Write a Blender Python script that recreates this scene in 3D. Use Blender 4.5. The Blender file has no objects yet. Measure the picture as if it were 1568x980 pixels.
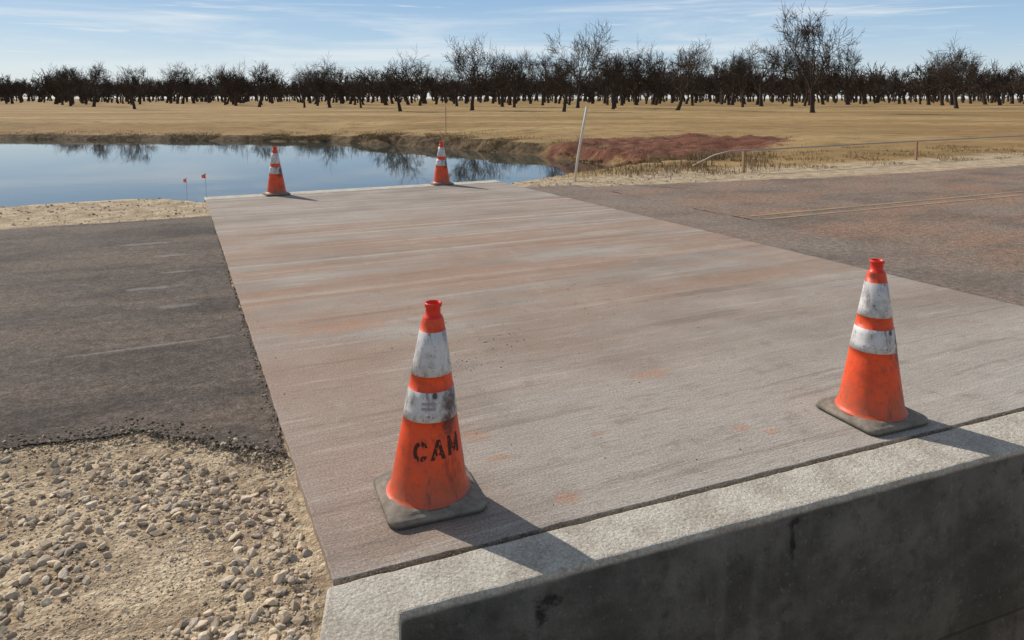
import bpy, math, random
import numpy as np
from mathutils import Vector, noise as mnoise
random.seed(7); rng=np.random.default_rng(7)
sc=bpy.context.scene
rad=math.radians
# ------------------------------------------------------------------ local road frame
OX,OY,ANG=-0.54,2.041,rad(25)
CA,SA=math.cos(ANG),math.sin(ANG)
def W(r,a): return (OX+CA*r-SA*a, OY+SA*r+CA*a)
def LOC(x,y):
    dx,dy=x-OX,y-OY
    return dx*CA+dy*SA, -dx*SA+dy*CA
# ------------------------------------------------------------------ helpers
def link(o):
    sc.collection.objects.link(o); return o
def mesh_np(name,verts,faces,mats=(),smooth=False,midx=None,col=None,colname='col'):
    me=bpy.data.meshes.new(name)
    verts=np.asarray(verts,dtype=np.float32)
    me.vertices.add(len(verts)); me.vertices.foreach_set('co',verts.ravel())
    if isinstance(faces,np.ndarray):
        k=faces.shape[1]; n=len(faces)
        tot=np.full(n,k); flat=faces.ravel()
    else:
        tot=np.array([len(f) for f in faces]); flat=np.array([i for f in faces for i in f]); n=len(faces)
    me.loops.add(len(flat)); me.loops.foreach_set('vertex_index',flat.astype(np.int32))
    me.polygons.add(n)
    st=np.concatenate([[0],np.cumsum(tot)[:-1]])
    me.polygons.foreach_set('loop_start',st.astype(np.int32))
    try: me.polygons.foreach_set('loop_total',tot.astype(np.int32))
    except Exception: pass
    me.polygons.foreach_set('use_smooth',np.full(n,smooth))
    for m in mats: me.materials.append(m)
    if midx is not None: me.polygons.foreach_set('material_index',np.asarray(midx,dtype=np.int32))
    me.update(calc_edges=True); me.validate()
    if col is not None:
        at=me.color_attributes.new(colname,'FLOAT_COLOR','POINT')
        c=np.ones((len(verts),4),dtype=np.float32); c[:,:3]=col
        at.data.foreach_set('color',c.ravel())
    return me
def obj(name,me,loc=(0,0,0),rot=(0,0,0)):
    o=bpy.data.objects.new(name,me); o.location=loc; o.rotation_euler=rot
    return link(o)
class N:
    def __init__(s,name):
        s.m=bpy.data.materials.new(name); s.m.use_nodes=True
        s.t=s.m.node_tree; s.n=s.t.nodes; s.l=s.t.links
        s.b=s.n['Principled BSDF']; s.tc=s.n.new('ShaderNodeTexCoord')
        s.P=s.tc.outputs['Object']
    def put(s,sock,v):
        if isinstance(v,bpy.types.NodeSocket): s.l.new(v,sock)
        elif isinstance(v,(tuple,list)) and len(v)==3 and len(sock.default_value)==4: sock.default_value=(*v,1)
        else: sock.default_value=v
    def map(s,scale=(1,1,1),loc=(0,0,0),rot=(0,0,0),vec=None):
        k=s.n.new('ShaderNodeMapping'); s.put(k.inputs['Vector'],vec or s.P)
        k.inputs['Scale'].default_value=scale; k.inputs['Location'].default_value=loc; k.inputs['Rotation'].default_value=rot
        return k.outputs[0]
    def noise(s,scale=5,detail=4,rough=.55,vec=None,dist=0):
        k=s.n.new('ShaderNodeTexNoise'); s.put(k.inputs['Vector'],vec or s.P)
        k.inputs['Scale'].default_value=scale; k.inputs['Detail'].default_value=detail
        k.inputs['Roughness'].default_value=rough; k.inputs['Distortion'].default_value=dist
        return k.outputs['Fac']
    def vor(s,scale=20,vec=None,out='Distance'):
        k=s.n.new('ShaderNodeTexVoronoi'); s.put(k.inputs['Vector'],vec or s.P)
        k.inputs['Scale'].default_value=scale; return k.outputs[out]
    def rng(s,v,a,b,c=0,d=1):
        k=s.n.new('ShaderNodeMapRange'); s.put(k.inputs['Value'],v)
        for n_,x in zip(('From Min','From Max','To Min','To Max'),(a,b,c,d)): k.inputs[n_].default_value=x
        k.interpolation_type='SMOOTHSTEP'; return k.outputs[0]
    def math(s,op,a,b=0):
        k=s.n.new('ShaderNodeMath'); k.operation=op; s.put(k.inputs[0],a); s.put(k.inputs[1],b); return k.outputs[0]
    def mix(s,f,a,b,mode='MIX'):
        k=s.n.new('ShaderNodeMixRGB'); k.blend_type=mode; s.put(k.inputs[0],f); s.put(k.inputs[1],a); s.put(k.inputs[2],b); return k.outputs[0]
    def sep(s,vec=None):
        k=s.n.new('ShaderNodeSeparateXYZ'); s.put(k.inputs[0],vec or s.P); return k.outputs
    def ramp(s,f,stops):
        k=s.n.new('ShaderNodeValToRGB'); s.put(k.inputs[0],f); e=k.color_ramp.elements
        while len(e)<len(stops): e.new(.5)
        for x,(p,c) in zip(e,stops):
            x.position=p; x.color=(c,c,c,1) if not isinstance(c,tuple) else (*c,1)
        return k.outputs[0]
    def attr(s,name):
        k=s.n.new('ShaderNodeAttribute'); k.attribute_name=name; return k.outputs['Color']
    def blot(s,c,size,nz,amp=.5):
        k=s.n.new('ShaderNodeMapping'); k.vector_type='POINT'; s.put(k.inputs['Vector'],s.P)
        k.inputs['Scale'].default_value=tuple(1/q for q in size)
        k.inputs['Location'].default_value=tuple(-p/q for p,q in zip(c,size))
        l=s.n.new('ShaderNodeVectorMath'); l.operation='LENGTH'; s.l.new(k.outputs[0],l.inputs[0])
        d=s.math('ADD',l.outputs['Value'],s.math('MULTIPLY',s.math('SUBTRACT',nz,.5),amp*4))
        return s.rng(d,.35,1.25,1,0)
    def bump(s,h,strength=.5,dist=.01,prev=None):
        k=s.n.new('ShaderNodeBump'); s.put(k.inputs['Height'],h); k.inputs['Strength'].default_value=strength
        k.inputs['Distance'].default_value=dist
        if prev: s.l.new(prev,k.inputs['Normal'])
        return k.outputs[0]
    def done(s,col,rough=.9,normal=None,spec=.3):
        s.put(s.b.inputs['Base Color'],col); s.put(s.b.inputs['Roughness'],rough)
        s.b.inputs['Specular IOR Level'].default_value=spec
        if normal: s.l.new(normal,s.b.inputs['Normal'])
        return s.m
# ------------------------------------------------------------------ materials
def m_slab():
    s=N('concrete_slab'); x,y,z=s.sep()
    wv=s.n.new('ShaderNodeTexNoise'); wv.inputs['Scale'].default_value=1.1; wv.inputs['Detail'].default_value=2; s.l.new(s.P,wv.inputs['Vector'])
    mv=s.mix(.06,s.P,wv.outputs['Color'],'ADD')
    g=s.noise(1.5,6,.7); g2=s.noise(6,5,.75); warp=s.noise(.6,2)
    b1=s.noise(1.2,4,.62,s.map((.2,1.0,1),vec=mv))
    b3=s.noise(1,5,.7,s.map((.5,9,1),(7,2,0),vec=mv))
    base=s.math('ADD',s.math('MULTIPLY',b1,.5),s.math('MULTIPLY',g,.5))
    col=s.mix(s.rng(base,.38,.62),(.275,.228,.186),(.405,.352,.298))
    a10=s.math('MULTIPLY',s.math('ADD',y,s.math('MULTIPLY',s.math('SUBTRACT',warp,.5),1.8)),.1)
    zone=s.ramp(a10,[(0,.0),(.08,.12),(.17,.4),(.25,.8),(.34,1),(.5,.9),(.62,.6),(.75,.22),(1,.08)])
    b2=s.noise(1,6,.72,s.map((.38,2.0,1),(3,1,0),vec=mv))
    rf=s.math('MULTIPLY',zone,s.rng(b2,.36,.60))
    col=s.mix(s.math('MULTIPLY',rf,.82),col,(.355,.212,.136))
    col=s.mix(s.math('MULTIPLY',s.blot((.25,1.2,0),(.5,1.4,1),g,.6),.5),col,(.345,.22,.16))
    near=s.rng(s.math('ADD',y,s.math('MULTIPLY',g,.8)),1.6,.45)
    near=s.math('MULTIPLY',near,s.rng(x,.4,1.2))
    col=s.mix(s.math('MULTIPLY',near,.6),col,(.45,.405,.35))
    col=s.mix(s.math('MULTIPLY',s.rng(b3,.57,.66),.34),col,(.53,.475,.41))
    col=s.mix(s.math('MULTIPLY',s.rng(b3,.45,.36),.42),col,(.185,.145,.115))
    dl=s.noise(1,5,.65,s.map((.06,6.5,1),(2,5,0),vec=mv))
    col=s.mix(s.math('MULTIPLY',s.rng(dl,.575,.605),s.rng(y,2,6,.12,.5)),col,(.54,.485,.415))
    col=s.mix(s.math('MULTIPLY',s.rng(dl,.43,.40),s.rng(y,2,6,.1,.45)),col,(.205,.15,.118))
    col=s.mix(s.rng(g2,.50,.70,0,.5),col,(.215,.168,.135))
    col=s.mix(s.rng(g2,.46,.30,0,.3),col,(.50,.455,.40))
    nz=s.noise(9,5,.75)
    for (r,a,sr,sa) in [(.864,.09,.06,.04),(1.242,.471,.045,.025),(1.83,.25,.05,.04),(1.93,.17,.06,.03),(.758,.466,.07,.025),(.748,.687,.08,.045),(1.851,.929,.14,.06),(.547,2.397,.35,.10)]:
        col=s.mix(s.math('MULTIPLY',s.blot((r,a,0),(sr,sa,1),nz,.8),.5),col,(.43,.225,.13))
    for (r,a,sr,sa) in [(.9,1.45,.25,.10),(1.35,1.75,.15,.08),(3.2,2.1,.5,.07)]:
        col=s.mix(s.math('MULTIPLY',s.blot((r,a,0),(sr,sa,1),g2,.9),.3),col,(.15,.12,.10))
    br=s.noise(1,3,.75,s.map((6,140,1)))
    sp=s.noise(110,3,.85)
    col=s.mix(s.rng(y,.5,4,.36,.14),col,s.ramp(br,[(.25,.1),(.5,.5),(.75,.9)]),'OVERLAY')
    col=s.mix(.6,col,s.ramp(sp,[(.3,.12),(.7,.88)]),'OVERLAY')
    col=s.mix(s.rng(s.noise(38,3,.8),.61,.69,0,.5),col,(.15,.12,.10))
    h=s.math('ADD',s.math('MULTIPLY',br,.8),sp)
    return s.done(col,.9,s.bump(h,.75,.004),.25)
def m_cap():
    s=N('concrete_cap')
    x,y,z=s.sep()
    g=s.noise(6,5); sp=s.noise(90,3,.8)
    col=s.mix(s.rng(g,.35,.65),(.47,.415,.335),(.60,.545,.455))
    col=s.mix(.55,col,s.ramp(sp,[(.3,.15),(.7,.85)]),'OVERLAY')
    col=s.mix(s.rng(s.noise(30,5,.7),.58,.70,0,.6),col,(.24,.19,.14))
    face=s.rng(z,-.012,-.03)  # sunlit top and shaded wall face are painted as lighter and darker concrete
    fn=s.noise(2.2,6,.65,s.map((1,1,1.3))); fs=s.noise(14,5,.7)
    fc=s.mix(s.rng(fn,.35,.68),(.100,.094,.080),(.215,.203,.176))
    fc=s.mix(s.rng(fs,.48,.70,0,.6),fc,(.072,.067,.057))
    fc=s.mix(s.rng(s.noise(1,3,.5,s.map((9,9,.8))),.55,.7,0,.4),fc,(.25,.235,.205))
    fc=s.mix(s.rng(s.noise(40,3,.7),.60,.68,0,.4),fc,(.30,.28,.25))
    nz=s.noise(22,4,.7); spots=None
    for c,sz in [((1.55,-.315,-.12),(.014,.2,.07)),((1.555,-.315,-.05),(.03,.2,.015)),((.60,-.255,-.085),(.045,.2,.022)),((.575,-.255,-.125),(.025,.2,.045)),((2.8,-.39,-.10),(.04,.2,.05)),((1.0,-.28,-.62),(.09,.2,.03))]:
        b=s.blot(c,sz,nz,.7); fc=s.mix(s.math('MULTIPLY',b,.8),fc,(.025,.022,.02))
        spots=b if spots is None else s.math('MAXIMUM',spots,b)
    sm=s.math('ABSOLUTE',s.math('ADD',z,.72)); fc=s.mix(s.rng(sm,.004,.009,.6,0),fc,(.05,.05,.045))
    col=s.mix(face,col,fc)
    h=s.math('SUBTRACT',s.math('ADD',s.noise(50,5,.75),s.math('MULTIPLY',g,1.0)),s.math('MULTIPLY',spots,.8))
    return s.done(col,.9,s.bump(h,.9,.014),.25)
def m_asphalt(name,dark,light,dust,dustf,marks=True,agg=.55):
    s=N(name)
    g=s.noise(.9,5,.65); sp=s.noise(130,3,.85); mid=s.noise(16,5,.8)
    col=s.mix(s.rng(g,.35,.65),dark,light)
    col=s.mix(s.math('MULTIPLY',s.rng(s.noise(1,6,.72,s.map((.5,1.3,1))),.40,.62),dustf),col,dust)
    vc=s.vor(120,out='Color')
    col=s.mix(.65,col,s.ramp(mid,[(.3,.15),(.7,.85)]),'OVERLAY')
    col=s.mix(agg,col,s.ramp(s.sep(vc)[0],[(.1,.2),(.6,.5),(1,.9)]),'OVERLAY')
    col=s.mix(s.rng(sp,.59,.71,0,.55),col,(.34,.28,.22))
    nz=s.noise(9,6,.75)
    if marks:
        for (r,a,sr,sa) in [(-.6,2.55,.55,.02),(-.45,3.4,.14,.06),(-.6,4.0,.2,.05),(-.5,5.2,.15,.05),(-.7,5.9,.3,.05),(-.4,4.5,.2,.03)]:
            col=s.mix(s.math('MULTIPLY',s.blot((r,a,0),(sr,sa,1),nz,.9),.5),col,(.34,.30,.26))
    h=s.math('ADD',s.math('MULTIPLY',mid,1.2),s.math('MULTIPLY',sp,.7))
    return s.done(col,.88,s.bump(h,.9,.012),.22)
def m_ground():
    s=N('ground'); mk=s.attr('mask'); R,G,B=s.sep(mk)
    e1=s.noise(1.2,5,.65); e2=s.noise(9,4,.7)
    def brk(v,amp=.55,lo=.35,hi=.65):
        q=s.math('ADD',v,s.math('MULTIPLY',s.math('SUBTRACT',e1,.5),amp*1.4))
        q=s.math('ADD',q,s.math('MULTIPLY',s.math('SUBTRACT',e2,.5),amp))
        return s.rng(q,lo,hi)
    f1=s.noise(.035,5,.6,s.map((1,3,1))); f2=s.noise(.7,6,.7,s.map((1,1.8,1))); f3=s.noise(35,3,.7)
    col=s.mix(s.rng(f1,.38,.62),(.315,.195,.082),(.44,.305,.140))
    col=s.mix(s.rng(f2,.46,.66,0,.8),col,(.21,.128,.056))
    col=s.mix(s.rng(s.noise(.12,5,.65,s.map((.4,2.2,1),(3,3,0))),.50,.64,0,.6),col,(.225,.165,.072))
    col=s.mix(.6,col,s.ramp(f3,[(.25,.2),(.75,.8)]),'OVERLAY')
    bc=s.mix(s.rng(s.noise(3,5,.7),.35,.65),(.05,.034,.020),(.19,.13,.07))
    col=s.mix(brk(B),col,bc)
    rn=s.noise(1.0,6,.75,s.map((.6,2.8,1)))
    rc=s.mix(s.rng(rn,.32,.60),(.095,.036,.024),(.20,.082,.050))
    rc=s.mix(s.rng(s.noise(1.6,6,.75,s.map((.5,2.0,1),(5,5,0))),.50,.66,0,.8),rc,(.28,.175,.10))
    col=s.mix(brk(R,.9,.35,.75),col,rc)
    gc=s.mix(s.rng(s.noise(4,6,.7),.35,.65),(.34,.25,.16),(.57,.45,.30))
    vc=s.sep(s.vor(90,out='Color'))[0]
    gc=s.mix(.5,gc,s.ramp(vc,[(0,.25),(1,.8)]),'OVERLAY')
    gc=s.mix(.4,gc,s.ramp(s.noise(60,3,.8),[(.3,.25),(.7,.75)]),'OVERLAY')
    col=s.mix(brk(G,.5),col,gc)
    h=s.math('ADD',s.math('MULTIPLY',s.noise(40,4,.8),.4),s.math('MULTIPLY',e2,1.2))
    return s.done(col,.95,s.bump(h,1,.035),.1)
def m_water():
    s=N('water')
    h=s.noise(1.1,4,.5,s.map((1,2.2,1)))
    m=s.done((.045,.052,.046),.02,s.bump(h,.07,.012),.5); s.b.inputs['IOR'].default_value=1.36
    return m
def m_attr(name,rough=.9,bs=60,bd=.004,ov=.5):
    s=N(name); c=s.attr('col'); nn=s.noise(bs,3,.7)
    return s.done(s.mix(ov,c,s.ramp(nn,[(.25,.25),(.75,.75)]),'OVERLAY'),rough,s.bump(nn,.6,bd) if bs>20 else None,.15)
def m_bark(name,c1,c2):
    s=N(name); nn=s.noise(1.2,2,.6,s.map((1,1,.4)))
    return s.done(s.mix(nn,c1,c2),.95,None,.1)
def m_orange():
    s=N('cone_orange'); x,y,z=s.sep()
    g=s.noise(9,6,.7); g2=s.noise(34,5,.75)
    col=s.mix(s.rng(g,.35,.7),(.86,.092,.022),(.66,.072,.024))
    col=s.mix(s.rng(g2,.50,.70,0,.6),col,(.33,.06,.025))
    low=s.math('MULTIPLY',s.rng(z,.24,.04),s.rng(g,.3,.6))
    col=s.mix(s.math('MULTIPLY',low,.6),col,(.36,.13,.07))
    col=s.mix(s.math('MULTIPLY',s.rng(s.noise(1,4,.7,s.map((14,14,3.5))),.57,.67),.55),col,(.10,.035,.022))
    b=s.blot((.085,-.062,.33),(.035,.06,.075),g2,.6); col=s.mix(s.math('MULTIPLY',b,.85),col,(.08,.03,.03))
    b=s.blot((-.03,-.03,.66),(.012,.03,.03),g2,.5); col=s.mix(s.math('MULTIPLY',b,.7),col,(.05,.02,.02))
    return s.done(col,.45,s.bump(g2,.25,.003),.35)
def m_white():
    s=N('cone_reflective_collar'); x,y,z=s.sep()
    g=s.noise(13,6,.75); g2=s.noise(1,5,.7,s.map((30,30,7)))
    col=s.mix(s.rng(g,.42,.62),(.66,.635,.62),(.47,.45,.43))
    col=s.mix(s.rng(g2,.50,.66,0,.8),col,(.21,.185,.17))
    col=s.mix(s.rng(s.noise(40,4,.8),.59,.67,0,.8),col,(.08,.07,.06))
    b=s.blot((.085,-.055,.37),(.03,.07,.075),s.noise(24,5,.7),.6); col=s.mix(s.math('MULTIPLY',b,.9),col,(.07,.035,.035))
    b=s.blot((.035,-.06,.41),(.01,.07,.015),s.noise(34,5,.7),.6); col=s.mix(s.math('MULTIPLY',b,.9),col,(.04,.02,.02))
    return s.done(col,.5,s.bump(s.vor(260),.25,.001),.35)
def m_rubber():
    s=N('cone_base_rubber'); g=s.noise(14,6,.7)
    col=s.mix(s.rng(g,.3,.7),(.14,.118,.095),(.31,.26,.205)); x,y,z=s.sep()
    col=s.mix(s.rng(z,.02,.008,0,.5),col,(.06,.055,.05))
    return s.done(col,.85,s.bump(s.noise(50,4,.7),.5,.004),.2)
def m_plain(name,c1,c2,rough=.7,scale=20):
    s=N(name); g=s.noise(scale,4,.7); return s.done(s.mix(g,c1,c2),rough,None,.3)
M_slab,M_cap,M_ground,M_water=m_slab(),m_cap(),m_ground(),m_water()
M_bark=m_bark('bark',(.035,.026,.020),(.095,.072,.056)); M_twig=m_bark('distant_bark',(.040,.029,.023),(.092,.069,.054))
M_asL=m_asphalt('asphalt',(.078,.061,.049),(.135,.106,.085),(.215,.162,.122),.65,True,.6)
M_asR=m_asphalt('asphalt_dusty',(.18,.138,.105),(.27,.21,.160),(.34,.205,.135),.75,False,.6)
M_patch=m_asphalt('asphalt_patch',(.195,.155,.124),(.265,.212,.170),(.31,.215,.155),.6,False,.4)
M_stone=m_attr('stone'); M_grass=m_attr('dry_grass',.9,10,.001,.2)
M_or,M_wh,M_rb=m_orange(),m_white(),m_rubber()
M_blk=m_plain('stencil_paint',(.03,.012,.01),(.09,.025,.015),.6,60)
M_tip=m_plain('cone_tip',(.80,.045,.02),(.65,.035,.02),.4)
M_print=m_plain('faded_print',(.42,.34,.36),(.36,.30,.32),.6)
# ------------------------------------------------------------------ terrain
pond=np.array([(-45,39),(-30,39),(-19.4,38),(-13.2,37.5),(-9.5,36.7),(-5.8,34.3),(-2.4,31.2),(1.4,27.2),(3.14,24),(3.6,22),(3.35,20),(2.75,18),(2.0,16.6),(1.0,15.4),W(5.5,10.7),W(4.2,9.9),W(.6,9.7),W(-.3,10.7),W(-12,10.8),W(-30,11),(-48,2)])
redp=np.array([(1.0,27.6),(3.2,23.8),(3.7,20.9),(4.6,19.6),(6.4,20.8),(9.6,24.4),(11,27.5),(8,30.5),(5,30.0),(3,31)])
chan=np.array([W(.05,-.115),W(5.05,-.38),W(6.15,-3.85),W(-1.08,-3.82)])
def sdf(P,poly):
    d=np.full(len(P),1e9); ins=np.zeros(len(P),bool)
    for i in range(len(poly)):
        a=poly[i]; b=poly[(i+1)%len(poly)]; e=b-a
        t=np.clip(((P-a)@e)/(e@e),0,1); q=P-a-t[:,None]*e; d=np.minimum(d,np.hypot(q[:,0],q[:,1]))
        c=(a[1]>P[:,1])!=(b[1]>P[:,1])
        with np.errstate(divide='ignore',invalid='ignore'):
            xx=(b[0]-a[0])*(P[:,1]-a[1])/((b[1]-a[1]) if b[1]!=a[1] else 1e-9)+a[0]
        ins^=c&(P[:,0]<xx)
    return np.where(ins,-d,d)
def sm(x,a,b):
    t=np.clip((x-a)/(b-a),0,1); return t*t*(3-2*t)
def vn(P,s,o=0,oct=3):
    return np.array([mnoise.fractal((x*s+o,y*s+o*.7,o*1.3),1.0,2.0,oct) for x,y in P])
def height(P):
    r,a=LOC(P[:,0],P[:,1])
    n1=vn(P,.5,3.1); n2=vn(P,2.2,9.2)
    d=sdf(P,pond)+n1*.45*sm(a,11,14)+n2*.10
    near=-.8+.78*np.clip(d,0,1.03)
    hb=.26+.20*sm(P[:,0],-10,-5)
    far=-.8+hb*sm(d,-.05,.7)+(.80-hb)*sm(d,.7,10)
    w=sm(a,10.8,15)
    z=near*(1-w)+far*w
    z=np.where(d<0,-.8-np.minimum(-d*.5,1.0),z)
    z=np.minimum(z,-.02)+0
    off=sm(a,9.0,10.5)+sm(np.where(r<0,.95-a+np.clip(-r-.05,0,.5)*.9,-1),0,.25)
    z+=np.clip(off,0,1)*(n1*.05*sm(d,0,2)+n2*.012)
    z+=.10*vn(P,.02,5)*sm(P[:,1],50,110)
    rd=sdf(P,redp); z+=(.07*n2+.14*n1)*sm(-rd,-.3,.8)*sm(d,0,.6)
    c=sdf(P,chan); z=np.where(c<0,-2.2+n2*.05,z)
    return z,d,rd,c,r,a
def axis(parts):
    out=[]
    for a,b,s in parts: out+=list(np.arange(a,b-1e-6,s))
    return np.array(out+[parts[-1][1]])
xs=axis([(-1500,-300,150),(-300,-100,20),(-100,-40,5),(-40,-20,1),(-20,-5,.4),(-5,-3,.16),(-3,6.6,.08),(6.6,14,.25),(14,30,1),(30,100,5),(100,300,20),(300,1500,150)])
ys=axis([(-300,-30,30),(-30,-5,2.5),(-5,-2,.3),(-2,5,.08),(5,12,.18),(12,32,.22),(32,42,.35),(42,60,1),(60,150,5),(150,400,25),(400,2500,300)])
XX,YY=np.meshgrid(xs,ys); P=np.stack([XX.ravel(),YY.ravel()],1)
z,d,rd,c,r,a=height(P)
red=sm(-rd,-.8,1.0)
grav=np.where(r<4.5,1-sm(a,9.6,10.3),1-sm(a,8.4,10.2)*.75-sm(a,10.2,12)*.25)
grav=np.where(c<.1,1,grav); grav=np.clip(grav,0,1)
far_w=sm(a,11,14)
bank=np.clip((1-sm(d,.3,1.4))*(.35+.55*far_w),0,1)*(1-.8*red)*(1-grav)
bank=np.maximum(bank,(1-sm(d,1,4))*.38*far_w*(1-red))
nx,ny=len(xs),len(ys)
I=np.arange(nx*ny).reshape(ny,nx)
F=np.stack([I[:-1,:-1],I[:-1,1:],I[1:,1:],I[1:,:-1]],-1).reshape(-1,4)
me=mesh_np('ground',np.column_stack([P,z]),F,[M_ground],True,col=np.stack([red,grav,bank],1),colname='mask')
obj('ground',me)
def gz(x,y): return float(height(np.array([[x,y]]))[0][0])
wl=[W(-60,9.75),W(6.5,9.75),(6,24),(6,42),(-60,42)]
obj('pond_water',mesh_np('pond_water',[(x,y,-.8) for x,y in wl],[list(range(5))],[M_water]))
# ------------------------------------------------------------------ paving
def prism(name,pts,z0,z1,mat,jit=.0,step=.12,bev=0,seed=1):
    rg=random.Random(seed); out=[]
    n=len(pts)
    for i in range(n):
        p=Vector(pts[i]); q=Vector(pts[(i+1)%n]); L=(q-p).length; k=max(1,int(L/step)) if step else 1
        nn=Vector((-(q-p).y,(q-p).x)).normalized()
        for j in range(k):
            o=0 if j==0 else rg.uniform(-jit,jit)
            out.append(p+(q-p)*(j/k)+nn*o)
    m=len(out)
    vs=[(v.x,v.y,z1) for v in out]+[(v.x,v.y,z0) for v in out]
    fs=[list(range(m)),list(range(2*m-1,m-1,-1))]+[[i,i+m,(i+1)%m+m,(i+1)%m] for i in range(m)]
    me=mesh_np(name,vs,fs,[mat])
    o=obj(name,me,(OX,OY,0),(0,0,ANG))
    if bev:
        b=o.modifiers.new('b','BEVEL'); b.width=bev; b.segments=3; b.limit_method='ANGLE'; b.angle_limit=rad(50)
    return o
prism('concrete_slab',[(0,0),(4.97,-.23),(4.68,9.14),(-.055,8.93)],-.4,0,M_slab,.003,.07,.004,3)
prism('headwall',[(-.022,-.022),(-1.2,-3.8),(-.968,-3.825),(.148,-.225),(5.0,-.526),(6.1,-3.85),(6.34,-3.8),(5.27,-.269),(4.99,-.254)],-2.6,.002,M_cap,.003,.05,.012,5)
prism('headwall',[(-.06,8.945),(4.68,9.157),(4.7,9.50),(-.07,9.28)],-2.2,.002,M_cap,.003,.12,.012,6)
def sheet(name,pts,zz,mat,jit=.02,step=.1,seed=2):
    rg=random.Random(seed); out=[]; n=len(pts)
    for i in range(n):
        p=Vector(pts[i][:2]); q=Vector(pts[(i+1)%n][:2]); L=(q-p).length
        rough=len(pts[i])>2; k=max(1,int(L/step)) if rough else 1
        nn=Vector((-(q-p).y,(q-p).x)).normalized()
        for j in range(k):
            s_=j/k*L; o=0 if j==0 else (rg.uniform(-jit,jit)+2.5*jit*mnoise.noise((s_*1.3,seed*3.3,0)))
            out.append(p+(q-p)*(j/k)+nn*o)
    me=mesh_np(name,[(v.x,v.y,0) for v in out],[list(range(len(out)))],[mat])
    return obj(name,me,(OX,OY,zz),(0,0,ANG))
sheet('asphalt_road',[(-.014,.88,1),(-.54,1.36,1),(-1.6,1.55,1),(-60,1.6),(-60,7.5,1),(-.06,7.48,1),(-.045,7.4,1)],-.010,M_asL,.014,.035,4)
sheet('asphalt_road',[(5.88,.9),(60,.9),(60,7.2),(60,7.2,1),(11.3,7.32,1),(5.7,8.0,1)],-.010,M_asR,.03,.1,5)
sheet('asphalt_patch',[(4.975,.3),(5.95,.3,1),(5.66,8.3,1),(4.72,8.45)],-.005,M_patch,.015,.08,6)
s=N('worn_yellow_paint')
M_yel=s.done(s.mix(s.rng(s.noise(1,6,.75,s.map((2,9,1))),.42,.58),(.42,.26,.13),(.26,.20,.15)),.85)
yme=[];
for aa in (4.38,4.63):
    yme+= [(6.0,aa-.035,0),(60,aa-.035,0),(60,aa+.035,0),(6.0,aa+.035,0)]
obj('road_centre_line',mesh_np('line',yme,[[0,1,2,3],[4,5,6,7]],[M_yel]),(OX,OY,-.006),(0,0,ANG))
# ------------------------------------------------------------------ stones
import bmesh
def ico(k):
    bm=bmesh.new(); bmesh.ops.create_icosphere(bm,subdivisions=k,radius=1)
    a=np.array([v.co[:] for v in bm.verts]),np.array([[v.index for v in f.verts] for f in bm.faces]); bm.free(); return a
ICO={1:ico(1),2:ico(2)}
def rocks(name,pts,rads,cols,sink=.3,mat=M_stone):
    n=len(pts); V=[];C=[];FF=[];off=0
    for i in range(n):
        ib,iF=ICO[2 if rads[i]>.0085 else 1]
        q=rng.normal(size=(3,3)); Q,_=np.linalg.qr(q)
        s_=rads[i]*np.array([1,rng.uniform(.55,.95),rng.uniform(.4,.8)])
        if len(ib)>20:
            v=ib.copy(); cut=rng.normal(size=(8,3)); cut/=np.linalg.norm(cut,axis=1)[:,None]
            for k in cut:
                dd=v@k; ex=np.clip(dd-rng.uniform(.4,.75),0,None); v=v-ex[:,None]*k
        else: v=ib*rng.uniform(.7,1.2,size=(len(ib),1))
        v=v*s_; v=v@Q.T; v[:,2]*=.75
        v=v+np.array(pts[i])+np.array([0,0,rads[i]*(.5-sink)])
        V.append(v); C.append(np.tile(cols[i],(len(ib),1))); FF.append(iF+off); off+=len(ib)
    return obj(name,mesh_np(name,np.concatenate(V),np.concatenate(FF),[mat],False,col=np.concatenate(C)))
def scol():
    b=rng.uniform(.34,.74); w=rng.uniform(.2,1)
    return np.array([b,b*(.86-.09*w),b*(.68-.16*w)])
def bound(r): return np.interp(-r,[0,.04,.54,1.6,9],[.86,.88,1.36,1.55,1.6])
pts=[];rd_=[]
while len(pts)<20000:
    r_=-abs(rng.gamma(1.2,.62)); a_=rng.uniform(-2.0,1.8)
    le=-.03+.31*min(a_,0)
    if a_<0: r_=le+r_
    if r_>le-.012 or r_<-4.2: continue
    if a_>bound(r_)+rng.exponential(.04): continue
    clump=mnoise.noise((r_*2.2,a_*2.2,1.5))+.6*mnoise.noise((r_*6,a_*6,4.5))
    big=.0028*np.exp(rng.exponential(.78))
    if big>.006 and rng.uniform()>.42+clump*1.5+np.exp((r_-le)*2.5)*.6: continue
    pts.append((r_,a_)); rd_.append(min(rng.uniform(.018,.030),big))
wp=np.array([W(*p) for p in pts]); hz=height(wp)[0]
rocks('gravel',np.column_stack([wp,hz]),rd_,[scol() for _ in pts],.32)
pts=[];rd_=[]
for _ in range(2600):
    r_=-abs(rng.gamma(1.2,.8))-.02; pts.append((r_,bound(r_)+rng.normal()*.06)); rd_.append(min(.011,.0025*np.exp(rng.exponential(.5))))
for _ in range(900):
    pts.append((-.02-abs(rng.normal())*.015,rng.uniform(.85,8.0))); rd_.append(rng.uniform(.003,.008))
wp=np.array([W(*p) for p in pts])
rocks('asphalt_crumbs',np.column_stack([wp,np.full(len(wp),-.012)]),rd_,[scol()*rng.choice([.2,.3,.7]) for _ in pts],.1)
pts=[];rd_=[]
for _ in range(2600):
    if rng.uniform()<.45: r_,a_=rng.uniform(-6,-.07),rng.uniform(7.35,9.6)
    else: r_,a_=rng.uniform(4.75,10),rng.uniform(7.9,10.3)
    pts.append((r_,a_)); rd_.append(min(.03,.007*np.exp(rng.exponential(.45))))
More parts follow.
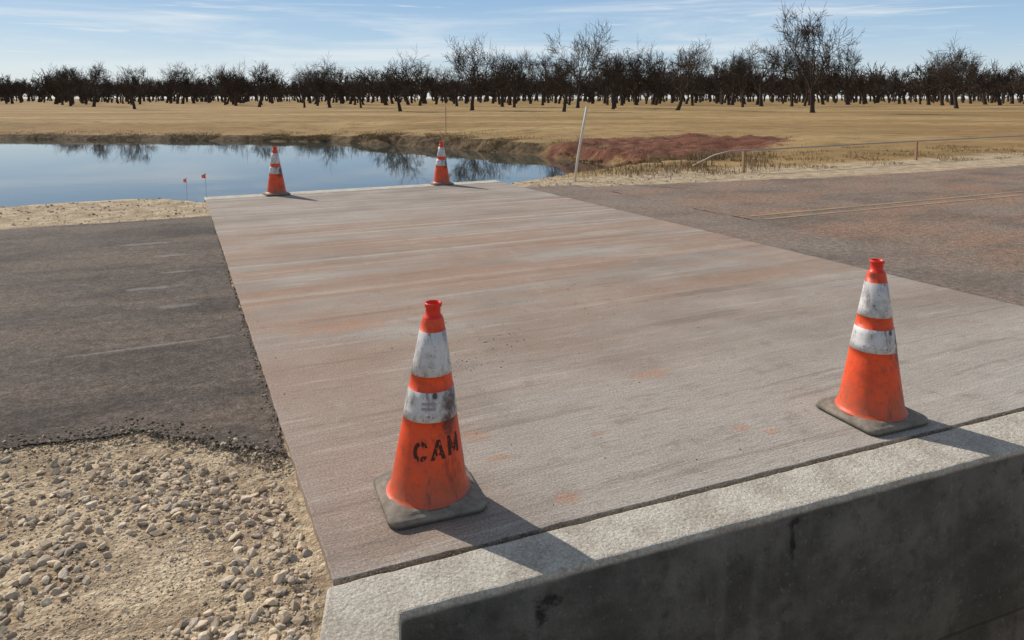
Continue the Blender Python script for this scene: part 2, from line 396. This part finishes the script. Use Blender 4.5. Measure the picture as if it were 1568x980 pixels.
wp=np.array([W(*p) for p in pts]); hz=height(wp)[0]
rocks('verge_gravel',np.column_stack([wp,hz]),rd_,[scol()*.85 for _ in pts])
pts=[];rd_=[]
for cx,cy,n,sp_ in [(.95,1.5,60,.17),(1.35,1.8,40,.14),(2.2,2.4,30,.3),(3.2,2.2,40,.4),(2,5,40,1.3),(2,2,110,1.2),(1.5,.15,15,.3)]:
    for _ in range(n): pts.append((np.clip(cx+rng.normal()*sp_,.05,4.6),np.clip(cy+rng.normal()*sp_*.6,.05,8.6))); rd_.append(rng.uniform(.0012,.0052))
for _ in range(600):
    r_=rng.uniform(0,4.9); pts.append((r_,-.010-.046*r_+rng.normal()*.009)); rd_.append(rng.uniform(.002,.0065))
wp=np.array([W(*p) for p in pts])
rocks('pebbles',np.column_stack([wp,np.where(np.array([p[1]+.046*p[0] for p in pts])<.02,-.006,0)]),rd_,[scol()*.30 for _ in pts],.1)
# ------------------------------------------------------------------ grass
def blades(name,xy,h,col,wd=.006,lean=.5):
    n=len(xy); zz=height(xy)[0]
    th=rng.uniform(0,2*np.pi,n); ln=rng.normal(size=(n,2))*lean*h[:,None]*.6
    w=np.stack([np.cos(th),np.sin(th)],1)*wd
    b=np.column_stack([xy,zz-.01])
    v0=b.copy(); v0[:,:2]-=w; v1=b.copy(); v1[:,:2]+=w
    m0=b.copy(); m0[:,2]+=h*.6; m0[:,:2]+=ln*.35; m1=m0.copy(); m0[:,:2]-=w*.7; m1[:,:2]+=w*.7
    t=b.copy(); t[:,2]+=h; t[:,:2]+=ln
    V=np.stack([v0,v1,m1,m0,t],1).reshape(-1,3); k=np.arange(n)*5
    FF=np.concatenate([np.stack([k,k+1,k+2],1),np.stack([k,k+2,k+3],1),np.stack([k+3,k+2,k+4],1)])
    return obj(name,mesh_np(name,V,FF,[M_grass],False,col=np.repeat(col,5,0)))
xy=[];h=[];cl=[]
def gadd(n,fx,fy,h0,h1,base,clumpy=0):
    k=0;tries=0
    while k<n and tries<n*30:
        tries+=1; x,y=fx(),fy()
        if clumpy and mnoise.noise((x*.9,y*.9,clumpy))<.05: continue
        k+=1; xy.append((x,y)); h.append(random.uniform(h0,h1)); b=random.uniform(.6,1.25); cl.append([base[0]*b,base[1]*b,base[2]*b])
U=random.uniform
gadd(9000,lambda:U(3,16),lambda:U(13.5,22),.03,.09,(.37,.26,.125),2)
gadd(2200,lambda:random.gauss(4.2,.8),lambda:random.gauss(17.0,1.2),.08,.24,(.30,.21,.12),4)
gadd(900,lambda:random.gauss(2.4,.8),lambda:random.gauss(14.3,.6),.04,.14,(.34,.25,.15))
xy=np.array(xy);h=np.array(h);cl=np.array(cl)
r_,a_=LOC(xy[:,0],xy[:,1]); dd=sdf(xy,pond); keep=(a_>np.where(r_>7,8.6,9.3))&(dd>.1)
sx=[]
while len(sx)<26000:
    i=rng.integers(0,11); p=pond[i];q=pond[i+1]; t=rng.uniform(); m=p+(q-p)*t
    e=(q-p)/np.linalg.norm(q-p); nn=np.array([-e[1],e[0]]); o=rng.exponential(.8)
    c_=m+nn*o
    if mnoise.noise((c_[0]*.5,c_[1]*.5,7))<-.1: continue
    sx.append(c_)
sx=np.array(sx); sh=rng.uniform(.03,.12,len(sx)); bb=rng.uniform(.5,1.3,len(sx))
sc_=np.array([.24,.165,.08])[None]*bb[:,None]
rk=sdf(sx,redp)>-.2; dk=sdf(sx,pond)>0; kk=(rk|(rng.uniform(size=len(sx))<.06))&dk
rt=np.column_stack([rng.uniform(1,11,2500),rng.uniform(19.5,31,2500)]); rt=rt[(sdf(rt,redp)<.3)&(sdf(rt,pond)>.3)]
rt=rt[np.array([mnoise.noise((x*.8,y*.8,3))>.08 for x,y in rt])]
XY=np.concatenate([xy[keep],sx[kk],rt]); HH=np.concatenate([h[keep],sh[kk],rng.uniform(.04,.12,len(rt))]); CC=np.concatenate([cl[keep],sc_[kk],np.tile([.28,.19,.11],(len(rt),1))])
blades('dry_grass',XY,HH,CC,.007)
# ------------------------------------------------------------------ trees
def tree_mesh(name,seed,levels=5,kids=(4,4,4,4,3),H=8.0,twig=.017,lean=0.0,trunk=.22,spread=1.0,r0=.25,make=True):
    rg=random.Random(seed); V=[];Fc=[]
    def tube(path,rs,n):
        b=len(V)
        for i,(p,rr) in enumerate(zip(path,rs)):
            t=(path[min(i+1,len(path)-1)]-path[max(i-1,0)]).normalized()
            u=t.cross(Vector((.31,.95,.1))).normalized(); w=t.cross(u)
            for k in range(n):
                an=2*math.pi*k/n; q=p+(u*math.cos(an)+w*math.sin(an))*rr; V.append((q.x,q.y,q.z))
        for i in range(len(path)-1):
            for k in range(n):
                a0=b+i*n+k; a1=b+i*n+(k+1)%n; Fc.append((a0,a1,a1+n,a0+n))
    def grow(p,dr,L,rr,lv):
        n=max(2,[5,6,5,4,3,2][lv]); path=[p.copy()]; rs=[rr]; d_=dr.copy()
        end=max(twig*.6,rr*(.62 if lv==0 else .38))
        for i in range(n):
            wob=[.09,.28,.30,.30,.28,.25][lv]
            d_=(d_+Vector((rg.gauss(0,wob),rg.gauss(0,wob),rg.gauss(0,wob*.7)+(.10 if lv<4 else .05)))).normalized()
            if lv>0 and p.z>1 and d_.z<-.25: d_.z=-.1
            p=p+d_*(L/n); path.append(p.copy()); rs.append(rr+(end-rr)*((i+1)/n))
        if lv==0: rs[0]*=1.35
        tube(path,rs,[8,6,4,3,3,3][lv])
        if lv>=levels: return
        k=kids[lv]
        for j in range(k):
            if lv==0: t=rg.uniform(.75,1.0) if j else 1.0
            else: t=1.0 if j==0 else rg.uniform(.25,1.0)
            f=t*n; i0=min(int(f),n-1); q=path[i0].lerp(path[i0+1],f-i0); rq=rs[i0]+(rs[i0+1]-rs[i0])*(f-i0)
            ax=(path[i0+1]-path[i0]).normalized()
            az=rg.uniform(0,2*math.pi) if lv else j*2*math.pi/k+rg.uniform(-.5,.5)
            o=ax.orthogonal().normalized(); o2=ax.cross(o); side=o*math.cos(az)+o2*math.sin(az)
            ang=(rg.uniform(.3,.85)*spread if lv==0 else (rg.uniform(.1,.45) if j==0 else rg.uniform(.4,1.05)))
            nd=(ax*math.cos(ang)+side*math.sin(ang)).normalized()
            if lv<3: nd=(nd+Vector((0,0,.22))).normalized()
            grow(q,nd,L*({0:rg.uniform(1.2,1.75)}.get(lv,rg.uniform(.5,.78))),max(twig,rq*rg.uniform(.55,.8)),lv+1)
    grow(Vector((0,0,-.15)),Vector((lean,rg.uniform(-.1,.1),1)).normalized(),H*trunk,r0,0)
    V=np.array(V); V*= (H/np.quantile(V[:,2],.995))
    return (mesh_np(name,V,np.array(Fc),[M_bark],True) if make else None),V,np.array(Fc)
K=(4,5,4,5,3)
vari=[tree_mesh('tree_a',11,kids=K,trunk=.25),tree_mesh('tree_b',23,spread=1.1,trunk=.22,kids=K),tree_mesh('tree_c',35,spread=.8,trunk=.27,kids=K),tree_mesh('tree_d',47,lean=.2,kids=K),
      tree_mesh('tree_e',59,spread=1.1,lean=-.12,kids=K),tree_mesh('tree_f',71,spread=.9,trunk=.25,kids=K),tree_mesh('tree_lean',83,lean=.5,spread=1.1,kids=K)]
trees=[(30.2,72,10.4,0,.3,.78),(-4.7,84,8.2,2,1,.95),(9.7,106,12.2,2,2.2,.72),(5.5,76,5.8,3,.5,1),(-12.3,79,6.2,1,4,1),(19.3,84,7.7,6,-.2,.95),
(-43,122,7.4,4,1,1),(-33,114,6.4,5,2,1),(-28.7,113,7.4,1,3,1),(-22.3,106,5.9,0,5,1),(.35,113,8.6,5,1.3,1),(15.4,108,8.2,4,2.2,1),(31,158,13,1,.7,.85),
(42.4,122,10.6,3,4,.9),(47.6,122,10.1,5,3,.9),(53,130,9.6,0,2,.9),(26,150,10.8,4,5,.9),(-84,180,10,0,3,1),(-1.6,120,9.4,1,2,.9),(6,140,10.4,0,1,.9),
(74,158,13,4,3,.85),(21.5,140,10.2,2,5,.95),(-10,130,7.4,3,2,1),(-60,150,8.2,2,1,1),(62,100,8.8,1,2,.9),(70,88,7.6,5,4,.9),(-70,120,7.2,4,2,1),(-50,95,5.6,3,3,1),(36,112,8.4,5,1,.9),(13,92,7.2,4,2.6,.8),
(-52,135,7.8,1,5.5,1),(-38,140,8.2,0,2.6,1),(-18,140,8.4,4,.4,1),(-94,150,8.2,5,1.9,1),(-80,130,7.0,3,5.1,1),(12,150,10.0,5,3.3,.9),(34,135,10.2,0,4.6,.9),(46,150,11.0,4,1.5,.9),(58,140,10.4,2,.2,.9),(84,140,10.6,3,2.2,.9),(92,150,10.4,1,4.2,.9)]
for i,(x,y,hh,v,ro,ws) in enumerate(trees):
    o=obj('bare_tree',vari[v][0],(x,y,gz(x,y)-.03),(0,0,ro)); q=hh/8.0; o.scale=(q*ws,q*ws,q)
low=[tree_mesh('low%d'%i,100+i,levels=4,kids=(4,5,4,4),twig=.032,spread=1.1,trunk=.17,make=False) for i in range(5)]
par=bpy.data.objects.new('distant_trees',None); link(par)
groves=[]
for g_ in range(4):
    VV=[];FF=[];off=0
    for k in range(16):
        x=(k%4-1.5)*15+rng.uniform(-6,6); y=(k//4-1.5)*12+rng.uniform(-5,5); v,f=low[rng.integers(0,5)][1:]
        t=rng.uniform(0,6.28); q=rng.uniform(.62,1.10); ws=q*rng.uniform(.95,1.3); cx,sx_=math.cos(t),math.sin(t)
        VV.append(np.column_stack([(v[:,0]*cx-v[:,1]*sx_)*ws+x,(v[:,0]*sx_+v[:,1]*cx)*ws+y,v[:,2]*q-.1])); FF.append(f+off); off+=len(v)
    groves.append(mesh_np('grove_%d'%g_,np.concatenate(VV),np.concatenate(FF),[M_twig],False))
k=0
for row,(yy,wd) in enumerate([(168,59),(205,58),(245,56),(290,54),(340,50),(395,46),(450,46)]):
    xm=yy*.84+20; x=-xm+rng.uniform(-10,10)
    while x<xm:
        o=obj('grove_%d'%(k+1),groves[rng.integers(0,4)],(x,yy+rng.uniform(-6,6),0),(0,0,rng.choice([0,math.pi])+rng.uniform(-.25,.25)))
        zs=(1.0 if x<0 else 1.12+.15*min(1,x/80))*(1+.0012*(yy-172)); o.scale=(1,1,zs); o.parent=par; k+=1
        x+=wd*rng.uniform(.95,1.12)
# ------------------------------------------------------------------ cones
def cone_mesh(letters,seed):
    V=[];Fs=[];MI=[]; n=72
    def R(z): return .1415-.164*(z-.04)
    prof=[(.036,R(.036)+.012,0),(.042,R(.04)+.004,0)]
    for z_ in np.linspace(.05,.318,9): prof.append((z_,R(z_),0))
    prof+=[(.3185,R(.318)+.0018,1)]+[(z_,R(z_)+.0018,1)for z_ in (.35,.39,.4195)]+[(.420,R(.42),0),(.446,R(.446),0),(.472,R(.472),0),(.4725,R(.472)+.0018,1)]
    prof+=[(z_,R(z_)+.0018,1)for z_ in (.51,.56,.6245)]+[(.625,R(.625),0),(.655,R(.655),0),(.668,.036,0),(.674,.0335,3),(.678,.0275,3),(.706,.0265,3),(.709,.031,3),(.720,.0315,3),(.723,.029,3),(.721,.024,3),(.66,.024,3)]
    def dz(z_,an):
        return 1+.014*mnoise.noise((math.cos(an)*1.3+seed,math.sin(an)*1.3,z_*5))
    for z_,r_,m_ in prof:
        for k in range(n):
            an=2*math.pi*k/n; q=r_*dz(z_,an); V.append((q*math.cos(an),q*math.sin(an),z_))
    for i in range(len(prof)-1):
        for k in range(n):
            a0=i*n+k;a1=i*n+(k+1)%n; Fs.append((a0,a1,a1+n,a0+n)); MI.append(max(prof[i][2],prof[i+1][2]) if prof[i+1][2]!=1 and prof[i][2]!=1 else (1 if prof[i+1][2]==1 and prof[i][2]==1 else 0))
    def rs(half,cr,m=10):
        out=[]
        for c_ in range(4):
            cx=(half-cr)*(1 if c_ in(0,3) else -1); cy=(half-cr)*(1 if c_ in(0,1) else -1)
            for j in range(m):
                an=math.pi/2*(c_+j/(m-1)); out.append((cx+cr*math.cos(an),cy+cr*math.sin(an)))
        return out
    b=len(V); rings=[(.168,.04,.0),(.176,.045,.004),(.178,.047,.014),(.175,.045,.024),(.168,.042,.029),(.150,.045,.031),(.147,.07,.037),(.142,.1,.038)]
    for h_,c_,z_ in rings: V+= [(x,y,z_+.003*mnoise.noise((x*9,y*9,seed))) if z_>.01 else (x,y,z_) for x,y in rs(h_,c_)]
    m=40
    for i in range(len(rings)-1):
        for k in range(m):
            a0=b+i*m+k;a1=b+i*m+(k+1)%m; Fs.append((a0,a1,a1+m,a0+m)); MI.append(2)
    Fs.append([b+(len(rings)-1)*m+k for k in range(m)]); MI.append(2)
    if letters:
        az0=rad(-68); w_,h_,gap,zb=.053,.068,.011,.188
        def C(x,y):
            ex,ey=(x-.52)/.5,(y-.5)/.5; o=ex*ex+ey*ey<1.02; ii=((x-.52)/.24)**2+((y-.5)/.29)**2<1
            return o and not ii and not (x>.62 and abs(y-.5)<.2) and not (abs(x-.5)<.055)
        def A(x,y):
            c_=abs(x-.5); o=c_<.50-.38*y; ii=c_<(.24-.34*y) ; bar=.2<y<.36 and c_<.3
            return (o and (not ii or bar)) and not (abs(x-.5)<.05 and y<.5)
        def Mf(x,y):
            leg=x<.24 or x>.76; c_=abs(x-.5); diag=(y>.15) and (abs(y-(.25+c_*1.55))<.22)
            return (leg or diag) and not (abs(x-.27)<.03 and y<.75) and not(abs(x-.73)<.03 and y<.75)
        NX,NY=40,48
        for li,fn in enumerate((C,A,Mf)):
            x0=(li-1)*(w_+gap)-w_/2; idx={}
            def vid(i,j):
                if (i,j) not in idx:
                    z_=zb+j/NY*h_+.004*li; arc=x0+i/NX*w_; rr=R(z_)+.0012; an=az0+arc/R(zb+h_/2)
                    rr*=dz(z_,an); idx[(i,j)]=len(V); V.append((rr*math.cos(an),rr*math.sin(an),z_))
                return idx[(i,j)]
            for i in range(NX):
                for j in range(NY):
                    x,y=(i+.5)/NX,(j+.5)/NY
                    if fn(x,y) and mnoise.noise((x*6+li*5,y*6,2))<.42: Fs.append((vid(i,j),vid(i+1,j),vid(i+1,j+1),vid(i,j+1))); MI.append(4)
        for row in range(2):
            zc=.378-row*.017
            an=rad(-105)
            while an<rad(-72):
                da=rad(random.uniform(1.2,2.4)); i0=len(V)
                for (aa,z_) in ((an,zc),(an+da*.7,zc),(an+da*.7,zc+.009),(an,zc+.009)):
                    rr=(R(z_)+.0028)*dz(z_,aa); V.append((rr*math.cos(aa),rr*math.sin(aa),z_))
                Fs.append((i0,i0+1,i0+2,i0+3)); MI.append(5); an+=da
    return mesh_np('traffic_cone',V,Fs,[M_or,M_wh,M_rb,M_tip,M_blk,M_print],True,MI)
def cone(x,y,rot,letters=False,seed=0,leanx=0):
    o=obj('traffic_cone',cone_mesh(letters,seed),(x,y,.002),(0,0,0))
    me=o.data
    co=np.empty(len(me.vertices)*3); me.vertices.foreach_get('co',co); co=co.reshape(-1,3)
    bi=np.zeros(len(co),bool)
    for p in me.polygons:
        if p.material_index==2:
            for v in p.vertices: bi[v]=True
    c_,s_=math.cos(rot),math.sin(rot); q=co.copy()
    q[bi,0]=co[bi,0]*c_-co[bi,1]*s_; q[bi,1]=co[bi,0]*s_+co[bi,1]*c_
    q[~bi,0]+=leanx*(co[~bi,2]-.04)
    me.vertices.foreach_set('co',q.ravel()); me.update()
    return o
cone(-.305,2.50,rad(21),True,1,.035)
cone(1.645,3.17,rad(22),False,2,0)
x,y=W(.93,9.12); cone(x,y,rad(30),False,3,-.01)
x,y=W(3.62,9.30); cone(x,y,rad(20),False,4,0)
# ------------------------------------------------------------------ posts, flags, rail
def tubeobj(name,path,r_,mat,n=10):
    V=[];Fs=[]; path=[Vector(p) for p in path]
    for i,p in enumerate(path):
        t=(path[min(i+1,len(path)-1)]-path[max(i-1,0)]).normalized()
        u=(pu-t*pu.dot(t)).normalized() if i else t.orthogonal().normalized(); w=t.cross(u); pu=u
        for k in range(n):
            an=2*math.pi*k/n; q=p+(u*math.cos(an)+w*math.sin(an))*r_; V.append(q[:])
    for i in range(len(path)-1):
        for k in range(n): a0=i*n+k;a1=i*n+(k+1)%n; Fs.append((a0,a1,a1+n,a0+n))
    Fs.append(list(range(n))[::-1]); Fs.append([len(V)-n+k for k in range(n)])
    return obj(name,mesh_np(name,V,Fs,[mat],True))
M_pvc=m_plain('weathered_white',(.62,.56,.46),(.74,.69,.60),.6,8)
M_wood=m_plain('stake_wood',(.30,.17,.09),(.42,.27,.16),.85,12)
M_pipe=m_plain('pipe',(.32,.28,.23),(.48,.42,.35),.75,6)
M_wire=m_plain('wire',(.35,.33,.3),(.5,.5,.48),.5); M_flag=m_plain('flag_plastic',(.9,.14,.10),(.95,.22,.16),.5)
tubeobj('marker_post',[(1.095,12.68,-.25),(1.17,12.68,.4),(1.255,12.68,.9),(1.325,12.68,1.30)],.022,M_pvc)
tubeobj('pipe_rail',[(3.75,15.2,-.05),(3.9,14.8,.12),(4.1,14.45,.30),(4.35,14.2,.40),(4.63,14.2,.41),(6.2,15.03,.42),(7.8,15.9,.43),(10.5,17.4,.44),(13.6,19,.45)],.016,M_pipe)
def stake(name,x,y,h_,w_=.03,mat=M_wood):
    z0=gz(x,y)-.1; V=[(sx*w_/2,sy*w_/2,zz) for zz in (0,h_+.1-.03) for sx,sy in((-1,-1),(1,-1),(1,1),(-1,1))]+[(0,0,h_+.1)]
    Fs=[(0,1,5,4),(1,2,6,5),(2,3,7,6),(3,0,4,7),(4,5,8),(5,6,8),(6,7,8),(7,4,8)]
    return obj(name,mesh_np(name,V,Fs,[mat]),(x,y,z0),(0,0,.4))
stake('rail_post',4.63,14.235,.46,.05)
stake('rail_post',9.6,16.94,.46,.05)
stake('survey_stake',-3.2,34.6,1.35,.03,M_wood)
def pin(x,y,zt,rz):
    z0=gz(x,y)
    V=[];Fs=[];
    for zz in (z0-zt-.05,0):
        for k in range(5): V.append((.0035*math.cos(k*1.257),.0035*math.sin(k*1.257),zz))
    for k in range(5): Fs.append((k,(k+1)%5,5+(k+1)%5,5+k))
    b=len(V)
    for i in range(5):
        t=i/4; V.append((-.06*t,.012*math.sin(t*5),-.005-.03*t)); V.append((-.05*t,.012*math.sin(t*5+.4),-.085+.01*t))
    for i in range(4): Fs.append((b+2*i,b+2*i+1,b+2*i+3,b+2*i+2))
    return obj('pin_flag',mesh_np('pin_flag',V,Fs,[M_wire,M_flag],False,[0]*5+[1]*4),(x,y,zt),(0,0,rz))
pin(-4.72,10.95,.30,.3); pin(-4.95,10.80,.25,-.5)
# ------------------------------------------------------------------ light
S_AZ=rad(-50); EL=rad(35)
sd=Vector((math.sin(S_AZ)*math.cos(EL),math.cos(S_AZ)*math.cos(EL),math.sin(EL)))
L=bpy.data.lights.new('sun','SUN'); L.energy=4.3; L.angle=rad(.55); L.color=(1,.94,.86)
lo=bpy.data.objects.new('sun',L); lo.rotation_euler=sd.to_track_quat('Z','Y').to_euler(); lo.location=(0,0,30); link(lo)
w=bpy.data.worlds.new('World'); sc.world=w; w.use_nodes=True; nt=w.node_tree; bg=nt.nodes['Background']
nn=nt.nodes.new; lk=nt.links.new
sky=nn('ShaderNodeTexSky'); sky.sky_type='NISHITA'; sky.sun_disc=False; sky.sun_elevation=EL; sky.sun_rotation=S_AZ
sky.air_density=1.0; sky.dust_density=.8; sky.ozone_density=1.0
tc=nn('ShaderNodeTexCoord'); sx=nn('ShaderNodeSeparateXYZ'); lk(tc.outputs['Generated'],sx.inputs[0])
rp=nn('ShaderNodeValToRGB'); e=rp.color_ramp.elements
S=1/.085
cols=[(0,(.70,.78,.82)),(.035,(.62,.75,.84)),(.08,(.42,.61,.81)),(.14,(.29,.48,.74)),(.35,(.22,.38,.62))]
while len(e)<len(cols): e.new(.5)
for x_,(p_,c_) in zip(e,cols): x_.position=p_; x_.color=(*c_,1)
lk(sx.outputs['Z'],rp.inputs[0])
sc1=nn('ShaderNodeMixRGB'); sc1.blend_type='MULTIPLY'; sc1.inputs[0].default_value=1; sc1.inputs[2].default_value=(S,S,S,1); lk(rp.outputs[0],sc1.inputs[1])
m0=nn('ShaderNodeMapRange'); m0.inputs['From Min'].default_value=.15; m0.inputs['From Max'].default_value=.5; m0.inputs['To Min'].default_value=.85; m0.inputs['To Max'].default_value=0; lk(sx.outputs['Z'],m0.inputs[0])
mb=nn('ShaderNodeMixRGB'); lk(m0.outputs[0],mb.inputs[0]); lk(sky.outputs[0],mb.inputs[1]); lk(sc1.outputs[0],mb.inputs[2])
def cloud(scale,rot,nscale,lo_,hi_,mx_,loc=(0,0,0)):
    mp=nn('ShaderNodeMapping'); mp.inputs['Scale'].default_value=scale; mp.inputs['Rotation'].default_value=(0,rad(rot),0); mp.inputs['Location'].default_value=loc
    nz=nn('ShaderNodeTexNoise'); nz.inputs['Scale'].default_value=nscale; nz.inputs['Detail'].default_value=7; nz.inputs['Roughness'].default_value=.6; nz.inputs['Distortion'].default_value=.5
    mr=nn('ShaderNodeMapRange'); mr.interpolation_type='SMOOTHSTEP'
    for k_,v_ in zip(('From Min','From Max','To Min','To Max'),(lo_,hi_,0,mx_)): mr.inputs[k_].default_value=v_
    lk(tc.outputs['Generated'],mp.inputs[0]); lk(mp.outputs[0],nz.inputs['Vector']); lk(nz.outputs['Fac'],mr.inputs[0]); return mr.outputs[0]
prev=mb.outputs[0]
for a_ in (cloud((2.0,2.0,24),2,1.1,.44,.70,.7),cloud((5,5,90),-2,1.0,.56,.72,.6,(3,1,2))):
    mx=nn('ShaderNodeMixRGB'); mx.inputs[2].default_value=(.80*S,.85*S,.88*S,1); lk(a_,mx.inputs[0]); lk(prev,mx.inputs[1]); prev=mx.outputs[0]
lk(prev,bg.inputs['Color']); bg.inputs['Strength'].default_value=.085
# ------------------------------------------------------------------ camera
cam=bpy.data.cameras.new('camera'); co=bpy.data.objects.new('camera',cam); link(co)
co.location=(0,0,1.45); co.rotation_euler=(rad(85),0,0)
cam.sensor_width=36; cam.lens=1095/1568*36; cam.shift_y=-244/1568; cam.clip_start=.05; cam.clip_end=5000
sc.camera=co
sc.view_settings.view_transform='Standard'; sc.view_settings.look='None'; sc.view_settings.exposure=0
